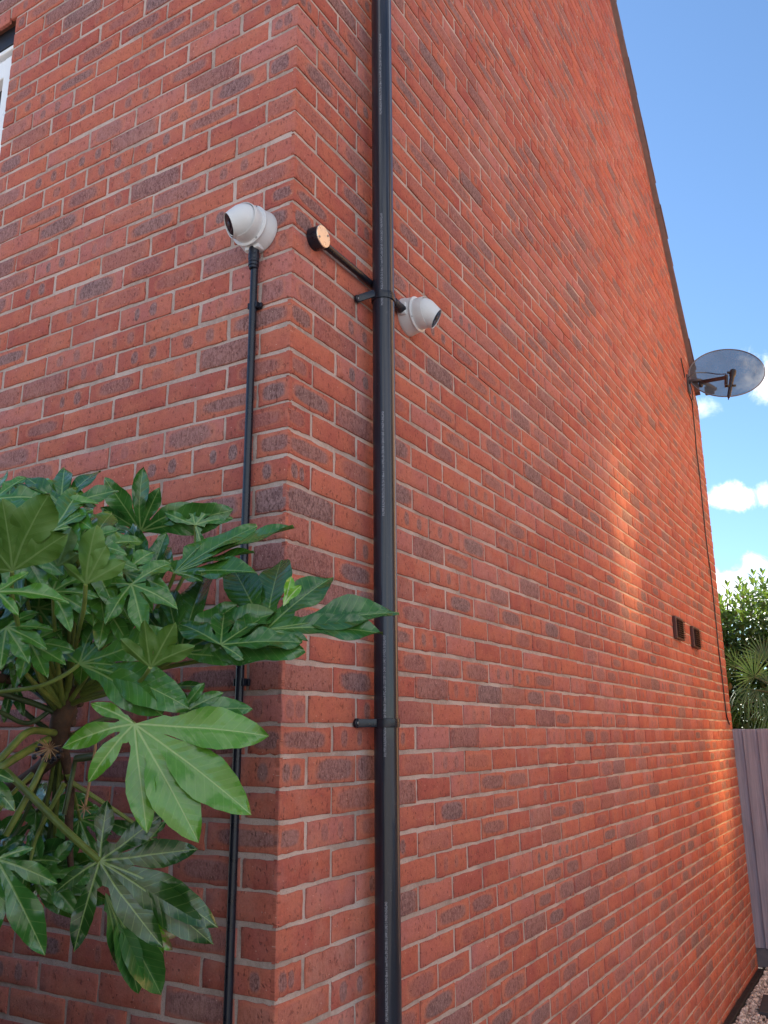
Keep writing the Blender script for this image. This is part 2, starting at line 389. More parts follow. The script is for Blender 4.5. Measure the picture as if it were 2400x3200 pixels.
# window reveal, lintel, frame
bm = bmesh.new()
box(bm, (-WX0+0.001-.0, 0.06, (WZ0+WZ1)/2), (0.02, 0.10, WZ1-WZ0)); box(bm, (-WX1-.01, 0.06, (WZ0+WZ1)/2), (0.02, 0.10, WZ1-WZ0))
box(bm, (-(WX0+WX1)/2, 0.06, WZ1+.012), (WX1-WX0, 0.10, 0.02))
from_bm('window_reveal', bm, plain('cut_brick', (0.27, 0.11, 0.075), 0.9, 0.2, 30, 0.3), house)
win = from_bm('window', (lambda b: (box(b, (-(WX0+WX1)/2, 0.055, WZ1-.055), (WX1-WX0-.024, .05, .088), bev=.002), b)[1])(bmesh.new()), plain('black_head_strip', (0.012, 0.012, 0.018), .5, .2, 20), house)
bm = bmesh.new()
fx0, fx1, fz1 = WX0+.014, WX1-.014, WZ1-.102
box(bm, (-fx0-.045, .075, (WZ0+fz1-.04)/2), (.09, .07, fz1-.04-WZ0), bev=.004); box(bm, (-fx1+.045, .075, (WZ0+fz1-.04)/2), (.09, .07, fz1-.04-WZ0), bev=.004)
box(bm, (-(fx0+fx1)/2, .0745, fz1-.085), (fx1-fx0-.18, .066, .088), bev=.004); box(bm, (-(fx0+fx1)/2, .0745, WZ0+.05), (fx1-fx0-.18, .066, .08), bev=.004)
box(bm, (-(fx0+fx1)/2, .055, fz1-.012), (fx1-fx0, .05, .018), bev=.004)
from_bm('window_frame', bm, UPVC, win)
bm = bmesh.new(); box(bm, (-(fx0+fx1)/2, .09, (WZ0+fz1)/2-.02), (fx1-fx0-.17, .012, fz1-WZ0-.17))
from_bm('window_pane', bm, plain('dark_glass', (.02, .022, .03), .05, .1, 5), win)
# roof: tiles on both slopes, verge undercloak, gable end tile edges
sl_ang = math.atan(SLOPE); sl_len = (LEN/2)/math.cos(sl_ang)
bm = bmesh.new()
def slope_rot(side): return Matrix.Rotation((-1 if side else 1)*sl_ang, 3, 'X')
for side in (0, 1):
    ncs = 21; g = (sl_len-.14)/ncs
    for i in range(ncs):
        t = 0.14 + (i+.5)*g
        y = t*math.cos(sl_ang); z = EAVE + t*math.sin(sl_ang)
        rot = slope_rot(side) @ Matrix.Rotation(R(-3.6)*(1 if side == 0 else -1), 3, 'X')
        nv_ = Vector((0, -math.sin(sl_ang), math.cos(sl_ang)))
        p = Vector((0, y, z)) + nv_*0.042
        if side: p.y = LEN - p.y
        box(bm, (-3.268 + rnd.uniform(-.006, .006), p.y, p.z), (6.62, g+.06, .022), rot)
tiles = from_bm('roof', bm, TILE, house)
bm = bmesh.new()
for side in (0, 1):
    npc = 9
    for i in range(npc):
        a = .15 + (sl_len-.15)/npc*i; b = .15 + (sl_len-.15)/npc*(i+1) - .004
        t = (a+b)/2; y = t*math.cos(sl_ang); z = EAVE + t*math.sin(sl_ang)
        p = Vector((0, y, z)) + Vector((0, -math.sin(sl_ang), math.cos(sl_ang)))*(.016 + rnd.uniform(-.002, .002))
        if side: p.y = LEN - p.y
        box(bm, (-.026, p.y, p.z), (.125, b-a, .008), slope_rot(side))
        q = p + Vector((0, -math.sin(sl_ang)*(1 if not side else -1), math.cos(sl_ang)))*.016
        box(bm, (-.020, q.y, q.z), (.10, b-a+.004, .013), slope_rot(side))
from_bm('verge_undercloak', bm, CLOAK, house)

# ------------------------------------------------------------ black downpipe
PC = Vector((0.052, 0.405)); PR = 0.034
pipe = empty('downpipe', (PC.x, PC.y, GROUND), label='thick black plastic downpipe standing out from the brick gable wall', cat='downpipe')
bm = bmesh.new(); lathe(bm, (PC.x, PC.y, 0), (0, 0, 1), [(PR-.002, GROUND-.2), (PR, GROUND-.2), (PR, 3.2), (PR-.002, 3.2)], 56)
from_bm('pipe', bm, PVC, pipe, True)
def pipe_clip(z, drop=0.0):
    bm = bmesh.new()
    lathe(bm, (PC.x, PC.y, z-.012), (0, 0, 1), [(PR+.0004, 0), (PR+.0035, .001), (PR+.0040, .004), (PR+.0040, .020), (PR+.0035, .0235), (PR+.0004, .0245)], 48)
    for s in (-1, 1):
        y0 = PC.y + s*PR*.55; y1 = PC.y + s*.078
        a = Vector((.040, PC.y+s*.0365, z+drop*.3)); b = Vector((.006, y1, z-drop))
        d = b-a; X_, Y_, Z_ = frame(d, (0, 0, 1))
        box(bm, (a+b)/2, (d.length+.006, .022, .007), Matrix((d.normalized(), X_, d.normalized().cross(X_))).transposed(), .0015)
        lathe(bm, (0.0015, y1, z-drop), (1, 0, 0), [(.0115, 0), (.0125, .001), (.0125, .0075), (.011, .009), (.004, .009), (.0035, .0075), (0, .0075)], 24)
    o = from_bm('pipe_clip', bm, BLACKP, pipe, True)
    for s in (-1, 1): bm = bmesh.new(); lathe(bm, (0.0095, PC.y+s*.078, z-drop), (1, 0, 0), [(.0045, 0), (.0045, .001), (.003, .002), (0, .002)], 14); from_bm('clip_screw', bm, SCREW, o, True)
pipe_clip(0.004); pipe_clip(1.293, .022)
def pipe_text(txt, z0, z1, ang, width):
    c = bpy.data.curves.new('txt', 'FONT'); c.body = txt; c.size = 1; c.resolution_u = 2
    o = bpy.data.objects.new('txt', c); COL.objects.link(o); bpy.context.view_layer.update()
    me = bpy.data.meshes.new_from_object(o.evaluated_get(bpy.context.evaluated_depsgraph_get()))
    bpy.data.objects.remove(o)
    xs = [v.co.x for v in me.vertices]; ys = [v.co.y for v in me.vertices]; sx = (z1-z0)/(max(xs)-min(xs)); x0 = min(xs); yh = 0.73
    for v in me.vertices:
        th = ang - (v.co.y/yh-.5)*width/PR; rr = PR + 0.0004; zz = z0 + (v.co.x-x0)*sx
        v.co = (PC.x + rr*math.cos(th), PC.y + rr*math.sin(th), zz)
    me.materials.clear(); me.materials.append(PRINT)
    link('printed_text', me, pipe)
pang = math.atan2(CP.y-PC.y, CP.x-PC.x) - 0.13
LONG = 'POLYPIPE BUILDING PRODUCTS LTD CIA O 68mm X 1.1mm R PVC-u EN 12200 000-13 24/04/13 LINE 3 O MADE IN ENGLAND'
for y0, y1 in ((2365, 1985), (1610, 1283), (925+25, 662), (352, 100), (3195, 2820)):
    za = on_plane(1185, y0, Vector((PC.x+.03, PC.y-.03, 0)), Vector((cf.x, cf.y, 0))).z; zb_ = on_plane(1185, y1, Vector((PC.x+.03, PC.y-.03, 0)), Vector((cf.x, cf.y, 0))).z
    pipe_text(LONG, za, zb_, pang, 0.0068)

# ------------------------------------------------------------ slim conduit on the front wall
CX, CY, CR = -0.118, -0.0165, 0.0105
cond = empty('cable_conduit', (CX, CY, GROUND), label='slim black conduit running down the front wall below the left security camera', cat='conduit')
bm = bmesh.new(); lathe(bm, (CX, CY, 0), (0, 0, 1), [(CR-.002, GROUND-.1), (CR, GROUND-.1), (CR, 1.27), (CR-.002, 1.27)], 28); from_bm('conduit_tube', bm, BLACKP, cond, True)
bm = bmesh.new()
lathe(bm, (CX, CY-.004, 1.235), (0, 0, 1), [(.0105, 0), (.0128, .002), (.0128, .008), (.0152, .010), (.0152, .018), (.0135, .020), (.0150, .0215), (.0150, .066), (.010, .068)], 28)
for k in range(6):
    a = k*math.pi/3 + .2; box(bm, (CX+.0148*math.cos(a), CY-.004+.0148*math.sin(a), 1.272), (.003, .008, .016), Matrix.Rotation(a, 3, 'Z'), .0008)
from_bm('gland_connector', bm, BLACKP, cond, True)
for z in (1.125, 0.10, -0.95):
    bm = bmesh.new()
    box(bm, (CX, -.003, z), (.040, .006, .018), None, .0015)
    for s in (-1, 1): box(bm, (CX+s*.0135, -.0125, z), (.0045, .019, .018), None, .0012)
    box(bm, (CX+.019, -.007, z), (.010, .008, .014), None, .0015)
    from_bm('conduit_clip', bm, BLACKP, cond)

# ------------------------------------------------------------ turret security cameras
def turret(loc, wall_n, look, h, D, label, gdir):
    wn = Vector(wall_n); loc = Vector(loc); lk = Vector(look).normalized()
    t = empty('security_camera', loc, label=label, cat='security camera', group='white turret security cameras on the brick corner')
    bm = bmesh.new()
    lathe(bm, loc, wn, [(.058, 0.0), (.0655, .0005), (.0660, .003), (.0640, .010), (.0595, .034), (.0585, .0385), (.050, .0385)], 64, caps=(True, True))
    # flat entry boss where the gland screws in
    g = Vector(gdir); bx = frame(wn, g)
    box(bm, loc + g*.0535 + wn*.019, (.050, .030, .026) if abs(g.z) > .5 else (.026, .030, .050), None, .006) if abs(wn.x) < .5 else box(bm, loc + g*.0535 + wn*.019, (.026, .030, .046), None, .006)
    from_bm('junction_box', bm, WHITE, t, True)
    bm = bmesh.new()
    lathe(bm, loc, wn, [(.052, .0392), (.0595, .0395), (.0612, .042), (.0612, .0450), (.0600, .0465), (.0535, .0475), (.0528, .0500), (.0530, .058), (.0532, .066), (.0526, .074), (.0512, .0815), (.0503, .0822), (.0494, .080), (.0480, .066)], 64)
    ring = from_bm('housing_ring', bm, WHITE, t, True)
    X, Y, Z = frame(wn, g)
    for a in (0.55, 2.65, 4.75):
        bm = bmesh.new(); lathe(bm, loc + (X*math.cos(a)+Y*math.sin(a))*.0575 + wn*.0476, wn, [(.0030, 0), (.0030, .0006), (.0022, .0012), (.0018, .0012), (.0014, .0003), (0, .0003)], 14); from_bm('housing_screw', bm, SCREW, ring, True)
    e = loc + wn*h
    bm = bmesh.new(); prof = []
    rs = .0488
    for k in range(15):
        a = math.pi - k*(math.pi - R(66))/14
        prof.append((rs*math.sin(a), rs*math.cos(a)))
    prof += [(.0400, .033), (.0352, D-.003), (.0348, D-.0004), (.0341, D+.0004), (.0334, D-.0004), (.0330, D-.003), (.0, D-.003)]
    lathe(bm, e, lk, prof, 56)
    ball = from_bm('camera_eyeball', bm, WHITE, t, True)
    bm = bmesh.new(); lathe(bm, e + lk*(D-.0026), lk, [(.0325, 0), (.0325, .0006), (0, .0012)], 48)
    wi = from_bm('lens_window', bm, GLASS, t, True)
    X, Y, Z = frame(lk); bm = bmesh.new()
    lathe(bm, e + lk*(D-.0012) + X*.004, lk, [(.0125, 0), (.0125, .0012), (.0095, .0016), (.0090, .0008), (.0045, .0024), (0, .003)], 32)
    for s in (-1, 1): lathe(bm, e + lk*(D-.0012) - X*.017 + Y*.008*s, lk, [(.0045, 0), (.004, .0012), (0, .0016)], 18)
    from_bm('lens', bm, LENS, wi, True)
    return t
turret((-.119, 0, 1.36), (0, -1, 0), (-.618, -.671, -.41), .066, .046, 'white turret camera above the slim conduit, facing out from the front wall', (0, 0, -1))
turret((0, .648, 1.352), (1, 0, 0), (.80, .38, -.53), .066, .050, 'white turret camera beyond the thick downpipe on the gable wall, looking down', (0, -1, 0))

# ------------------------------------------------------------ round box and its conduit on the gable wall
JB = Vector((0, .097, 1.352))
jb = empty('conduit_junction_box', JB, label='round black conduit box with a shiny metal lid near the brick corner', cat='junction box')
bm = bmesh.new(); lathe(bm, JB, (1, 0, 0), [(.0315, 0), (.0330, .001), (.0335, .003), (.0335, .034), (.0325, .035), (.02, .035)], 44, caps=(True, True)); from_bm('box_body', bm, BLACKP, jb, True)
bm = bmesh.new(); lathe(bm, JB, (1, 0, 0), [(.0325, .0353), (.0325, .0368), (.0315, .0378), (0, .0380)], 44); ld = from_bm('lid', bm, LID, jb, True)
for s in (-1, 1): bm = bmesh.new(); lathe(bm, JB + Vector((.0379, s*.0205, s*.012)), (1, 0, 0), [(.0035, 0), (.0035, .0012), (.0025, .002), (.0015, .002), (.001, .001), (0, .001)], 14); from_bm('lid_screw', bm, SCREW, ld, True)
c2 = empty('conduit_run', (0.016, .3, 1.352), label='short black conduit from the round box to behind the downpipe', cat='conduit')
bm = bmesh.new(); tube(bm, [(.0165, .1285, 1.350), (.0165, .30, 1.350), (.0165, .585, 1.350)], .0105, 24); from_bm('conduit_tube', bm, BLACKP, c2, True)
bm = bmesh.new(); lathe(bm, (.0175, .520, 1.350), (0, 1, 0), [(.0105, 0), (.013, .002), (.013, .008), (.0158, .010), (.0158, .018), (.0138, .020), (.0155, .0215), (.0155, .066), (.010, .068)], 28); from_bm('gland_connector', bm, BLACKP, c2, True)
bm = bmesh.new(); lathe(bm, (.0165, .129, 1.350), (0, 1, 0), [(.0105, 0), (.0128, .001), (.0128, .012), (.0105, .013)], 28); from_bm('box_spout', bm, BLACKP, c2, True)

# ------------------------------------------------------------ louvred vents
def vent(y, z, label):
    t = empty('louvre_vent', (0, y, z), label=label, cat='air vent', group='brown louvre vents on the gable wall')
    W_, H_ = .235, .155
    bm = bmesh.new()
    for s in (-1, 1):
        box(bm, (.012, y+s*(W_/2-.012), z), (.024, .024, H_), None, .004)
        box(bm, (.012, y, z+s*(H_/2-.008)), (.0235, W_-.046, .016), None, .003)
    from_bm('vent_frame', bm, BROWN, t)
    for k in range(8): bm = bmesh.new(); box(bm, (.0270, y, z - H_/2 + .0235 + k*.0154), (.022, W_-.030, .0058), Matrix.Rotation(R(24), 3, 'Y')); from_bm('louvre', bm, BROWN, t)
    bm = bmesh.new(); box(bm, (.005, y, z), (.004, W_-.05, H_-.034)); from_bm('vent_backing', bm, DARK, t)
vent(4.46, .678, 'brown louvre vent in the gable wall, the one nearer the downpipe')
vent(5.02, .666, 'brown louvre vent in the gable wall, the one nearer the fence')

# ------------------------------------------------------------ satellite dish
DC = Vector((.318, 5.98, 3.10)); DN = Vector((.22, -.86, .46)).normalized()
dish = empty('satellite_dish', (0, 5.88, 3.02), label='grey mesh satellite dish bracketed to the far end of the gable wall', cat='satellite dish')
def dish_material():
    m, n = mat('dish_mesh')
    uv = n.attr('buv').outputs['Vector']
    x, y, _ = n.xyz(uv)
    P = n.n('ShaderNodeNewGeometry').outputs['Position']
    al = n.m('ADD', .70, n.m('MULTIPLY', n.noise(uv, 6, 2), .16))
    sh = n.bsdf(n.mix(n.noise(P, 9, 3), (0.046, 0.046, 0.050), (0.070, 0.070, 0.074)), 0.55, Metallic=0.1)
    tr = n.n('ShaderNodeBsdfTransparent').outputs[0]
    n.out(n.n('ShaderNodeMixShader', {0: al, 1: tr, 2: sh}).outputs[0]); return m
DX, DY, DZ = frame(DN, Vector((1, .25, .13))); DA, DB = .315, .325
def dpt(r, a, back=0.0): return DC + DX*DA*r*math.cos(a) + DY*DB*r*math.sin(a) - DN*(.075*(1-r*r)+back)
mbd = MB(); nr, na = 14, 64; V = []; U = []
for i in range(nr+1):
    for k in range(na):
        a = 2*math.pi*k/na; r = i/nr
        V.append(dpt(r, a)); U.append((DA*r*math.cos(a), DB*r*math.sin(a), 0))
F = [(i*na+k, i*na+(k+1) % na, (i+1)*na+(k+1) % na, (i+1)*na+k) for i in range(nr) for k in range(na)]
mbd.add(np.array([list(v) for v in V]), F, uv=np.array(U), sm=True)
DM = dish_material()
do = mbd.build('dish_reflector', [DM], dish)
bm = bmesh.new(); tube(bm, [dpt(1.0, 2*math.pi*k/72) for k in range(73)], .0055, 8, False); from_bm('dish_rim', bm, plain('rim_grey', (.13, .13, .15), .5, .1, 20), do, True)
bm = bmesh.new()
low = dpt(.97, math.atan2(-DY.z, -DX.z)) if False else DC - Vector((.02, -.02, .20))
mount = Vector((.0, 5.88, 3.02))
box(bm, mount+Vector((.006, 0, 0)), (.012, .10, .16), None, .002)
tube(bm, [mount+Vector((.012, 0, .02)), mount+Vector((.10, .02, .02)), DC-DN*.12+Vector((-.10, .03, -.03))], .019, 14, True, 4)
box(bm, DC-DN*.10+Vector((-.15, .02, -.05)), (.08, .04, .08), None, .006)
from_bm('wall_bracket', bm, STEEL, dish, True)
# LNB arm in front of the dish
arm0 = on_plane(2195, 1193, DC+DN*.02, DN); arm1 = on_plane(2268, 1180, DC+DN*.30, DN); lt = on_plane(2291, 1160, DC+DN*.31, DN); lb = on_plane(2277, 1243, DC+DN*.31, DN)
ux, uy, uz = frame((arm1-arm0), vcam(0, 1, .1))
bm = bmesh.new()
L_ = (arm1-arm0).length
rot = Matrix((uz, ux, uy)).transposed()
box(bm, (arm0+arm1)/2 + uz*.0, (L_+.05, .032, .014), rot, .003)
box(bm, arm1 + uz*.008 - ux*.018, (.038, .085, .0155), rot, .004); box(bm, arm0-uz*.03-ux*.018, (.05, .06, .025), rot, .008)
from_bm('feed_arm', bm, STEEL, dish)
bm = bmesh.new()
d_ = (lb-lt).normalized()
tube(bm, [lt-d_*.008, lt+d_*.0, lt+d_*.055, lt+d_*.07, lt+d_*.17, lb-d_*.02, lb], [.010, .026, .026, .019, .017, .014, .008], 16)
tube(bm, [lt+d_*.018-cr*.02, lt+d_*.018-cr*.045], .011, 10); tube(bm, [lb-d_*.03, lb+d_*.022], .0045, 8)
box(bm, lt+d_*.19-cr*.03, (.05, .022, .02), rot, .003); box(bm, lt+d_*.185+cr*.025, (.035, .02, .03), rot, .006)
from_bm('feed_horn', bm, plain('lnb_dark', (.008, .006, .008), .5, .2, 30), dish, True)
bm = bmesh.new()
tube(bm, [at_depth(2146, 1185, 7.25), at_depth(2170, 1166, 7.3), at_depth(2210, 1165, 7.4), at_depth(2240, 1169, 7.3), arm1+ux*.03], .0045, 8, True, 6)
from_bm('feed_cable', bm, BLACKP, dish, True)
bm = bmesh.new(); tube(bm, [(.02, 5.86, 3.02), (.03, 5.89, 2.93), (.012, 5.93, 2.88)], .004, 8, True, 5)
from_bm('feed_cable', bm, BLACKP, dish, True)
# cable down the wall
bm = bmesh.new(); pts = []
for x, y in [(2128, 1118), (2133, 1145), (2136, 1155), (2140, 1180)]: p = on_plane(x, y, Vector((.006, 0, 0)), Vector((1, 0, 0))); pts.append(p)
tube(bm, pts, .0045, 8, True, 3); pts = []
for x, y in [(2150, 1222), (2158, 1243), (2164, 1262), (2166, 1290), (2170, 1330), (2174, 1370), (2176, 1400), (2182, 1450), (2188, 1500), (2200, 1620), (2211, 1720), (2222, 1800), (2236, 1930), (2246, 2030), (2256, 2110), (2265, 2190), (2271, 2238), (2280, 2264)]:
    p = on_plane(x, y, Vector((.006, 0, 0)), Vector((1, 0, 0))); pts.append(p)
tube(bm, pts, .0048, 8, True, 3)
prop(from_bm('aerial_cable', bm, BLACKP, None, True), 'thin black aerial cable running down the wall below the satellite dish', 'cable')

# ------------------------------------------------------------ ground, gravel, slab, edging
def ground_material():
    m, n = mat('ground_paving')
    P = n.n('ShaderNodeNewGeometry').outputs['Position']
    a = n.noise(P, 0.8, 5); b = n.noise(P, 60, 4, .7)
    n.out(n.bsdf(n.mix(n.step(n.m('ADD', n.m('MULTIPLY', a, .5), n.m('MULTIPLY', b, .5)), .35, .65), (.30, .26, .235), (.46, .42, .38)), .9, n.bump(b, .5, .01))); return m
bm = bmesh.new(); bmesh.ops.create_grid(bm, x_segments=1, y_segments=1, size=600)
bmesh.ops.translate(bm, vec=(0, 0, GROUND-.02), verts=bm.verts)
from_bm('ground', bm, ground_material(), None, kind='structure')
GM = []
for c in ((.58, .50, .46), (.44, .37, .34), (.68, .60, .56), (.34, .28, .26)): GM.append(plain('gravel_stone', c, .85, .2, 60, .2))
mg = MB(); ico = bmesh.new(); bmesh.ops.create_icosphere(ico, subdivisions=1, radius=1); iv = np.array([list(v.co) for v in ico.verts]); ift = [[v.index for v in f.verts] for f in ico.faces]; ico.free()
iq = [(a, b, c, c) for a, b, c in ift]
class TB:                                       # triangle soup builder
    def __init__(s): s.v = []; s.f = []; s.mi = []; s.n = 0
    def add(s, V, F, mi=0): s.v.append(np.asarray(V)); s.f += [tuple(i+s.n for i in f) for f in F]; s.mi += [mi]*len(F); s.n += len(V)
    def build(s, name, mats, parent=None, smooth=False, **kw):
        me = bpy.data.meshes.new(name); me.from_pydata(np.concatenate(s.v).tolist(), [], s.f); me.polygons.foreach_set('material_index', s.mi)
        me.polygons.foreach_set('use_smooth', [smooth]*len(s.f))
        for m in mats: me.materials.append(m)
        me.update(); return link(name, me, parent, **kw)
tb = TB()
for i in range(4200):
    x = .075 + nrg.random()**1.3*1.0; y = 4.2 + nrg.random()*2.02
    r = nrg.uniform(.007, .017); q = nrg.normal(0, 1, 4); q /= np.linalg.norm(q)
    from_q = np.array(Matrix(((1, 0, 0), (0, 1, 0), (0, 0, 1))) if False else __import__('mathutils').Quaternion(q).to_matrix())
    tb.add((iv*np.array([1, nrg.uniform(.6, .9), nrg.uniform(.4, .7)])*(1+nrg.normal(0, .12, (len(iv), 1)))*r) @ from_q.T + np.array([x, y, GROUND - .010 + nrg.random()*.016]), ift, int(nrg.integers(0, 4)))
tb.build('gravel', GM, None, kind='stuff', label='pale pebble gravel along the foot of the gable wall', cat='gravel')
bm = bmesh.new(); box(bm, (.40, 5.17, GROUND+.012), (.45, .44, .034), Matrix.Rotation(R(4), 3, 'Z'), .004)
prop(from_bm('stepping_slab', bm, plain('dark_slate', (.035, .038, .045), .7, .2, 12, .3)), 'dark slate stepping slab lying in the pale gravel', 'paving slab')
bm = bmesh.new(); box(bm, (.052, 4.2, GROUND-.012), (.016, 4.1, .04), None, .003); box(bm, (.03, 4.2, GROUND-.016), (.05, 4.1, .012))
prop(from_bm('gravel_edging', bm, plain('black_edging', (.018, .017, .018), .7, .2, 20, .3)), 'narrow black edging strip between the gable wall and gravel', 'edging')

# ------------------------------------------------------------ fence
def wood_material():
    m, n = mat('painted_wood')
    P = n.n('ShaderNodeNewGeometry').outputs['Position']
    g = n.noise(n.v('MULTIPLY', P, (60, 60, 2.2)), 1.0, 5, .65); b = n.noise(P, 3, 3)
    c = n.mix(n.step(g, .3, .7), (.195, .185, .245), (.315, .300, .375)); c = n.mix(n.m('MULTIPLY', n.step(b, .4, .7), .4), c, (.20, .20, .26))
    n.out(n.bsdf(c, .75, n.bump(g, .35, .003))); return m
WOOD = wood_material()
FY = 6.30
fence = empty('wooden_fence', (.9, FY, GROUND), label='lilac grey overlapping board fence joining the far corner of the wall', cat='fence')
x = -.03; FT = 0.012
for i in range(17):
    wd = rnd.choice((.085, .118, .115, .075, .112)); bm = bmesh.new()
    top = FT + rnd.uniform(-.006, .004) - .004*(i > 0)
    zc = (top + GROUND + .135)/2
    box(bm, (x+wd/2, FY-.012, zc), (wd+.018, .012, top-GROUND-.135), Matrix.Rotation(R(8.0), 3, 'Z'), .002)
    from_bm('board', bm, WOOD, fence); x += wd
bm = bmesh.new(); box(bm, (.90, FY+.008, GROUND+.062), (1.88, .03, .15), None, .004); from_bm('gravel_board', bm, plain('grey_board', (.12, .12, .145), .8, .15, 15, .3), fence)
for z in (-.35, -1.45): bm = bmesh.new(); box(bm, (.92, FY+.035, z), (1.83, .05, .075), None, .004); from_bm('rail', bm, WOOD, fence)
bm = bmesh.new(); box(bm, (1.86, FY+.03, (FT+GROUND)/2), (.09, .09, FT-GROUND+.06), None, .006); from_bm('post', bm, WOOD, fence)

# ------------------------------------------------------------ foliage
def leaf_material(name, c1, c2, rough, trans, tcol, veins=None, back=False):
    m, n = mat(name)
    P = n.n('ShaderNodeNewGeometry').outputs['Position']
    t = n.noise(P, 14, 4, .6); c = n.mix(n.step(t, .3, .7), c1, c2); hb = n.noise(P, 90, 3); bs = .12
    if veins:
        luv = n.attr('buv').outputs['Vector']; y, x, tt = n.xyz(luv); lt_ = n.attr('bk')
        lr = n.n('ShaderNodeSeparateColor', {0: lt_.outputs['Color']}).outputs
        c = n.mix(lr[0], c, n.mix(.8, c, (.15, .36, .018)))
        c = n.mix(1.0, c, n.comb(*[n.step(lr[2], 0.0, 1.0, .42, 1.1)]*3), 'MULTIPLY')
        ay = n.m('ABSOLUTE', y)
        wdt = n.m('MULTIPLY', n.m('SUBTRACT', 1.05, n.m('MULTIPLY', tt, .75)), .0027)
        mid = n.step(ay, wdt, n.m('MULTIPLY', wdt, .45))
        s = n.m('FRACT', n.m('DIVIDE', n.m('SUBTRACT', x, n.m('MULTIPLY', ay, .85)), .020))
        lat = n.m('MULTIPLY', n.step(n.m('ABSOLUTE', n.m('SUBTRACT', s, .5)), .055, .015), n.step(tt, .12, .25))
        c = n.mix(n.m('MULTIPLY', lat, .22), c, veins); c = n.mix(n.m('MULTIPLY', mid, n.m('ADD', .5, n.m('MULTIPLY', lr[0], .5))), c, veins)
        # browned edge patches on damaged leaves
        dry = n.m('MULTIPLY', n.step(n.noise(P, 26, 4, .65), n.m('SUBTRACT', .95, n.m('MULTIPLY', lr[1], .5)), n.m('SUBTRACT', 1.0, n.m('MULTIPLY', lr[1], .5))), n.step(tt, .35, .6))
        c = n.mix(dry, c, (.26, .20, .09))
        hb = n.m('ADD', n.m('MULTIPLY', hb, .5), n.m('ADD', n.m('MULTIPLY', n.m('ABSOLUTE', n.m('SUBTRACT', s, .5)), -1.0 if back else 1.0), n.m('MULTIPLY', mid, .8 if back else -.5))); bs = .20
    pr = n.bsdf(c, n.step(t, .2, .8, rough*.85, rough*1.2), n.bump(hb, bs, .004), Specular_IOR_Level=.65)
    tr = n.n('ShaderNodeBsdfTranslucent', {'Color': n.mix(.5, c, tcol)}).outputs[0]
    n.out(n.n('ShaderNodeMixShader', {0: trans, 1: pr, 2: tr}).outputs[0]); return m
LEAF = leaf_material('fatsia_leaf', (.027, .112, .021), (.058, .178, .032), .19, .14, (.20, .42, .05), (.30, .42, .13))
LEAFB = leaf_material('fatsia_underside', (.075, .150, .040), (.10, .19, .050), .5, .30, (.24, .42, .05), (.20, .32, .09), True)
STEM = plain('green_stalk', (.15, .20, .040), .45, .25, 25)
STEMD = plain('dark_stalk', (.055, .085, .028), .5, .3, 25)
BARK = plain('brown_stem', (.085, .045, .026), .85, .35, 40, .6)

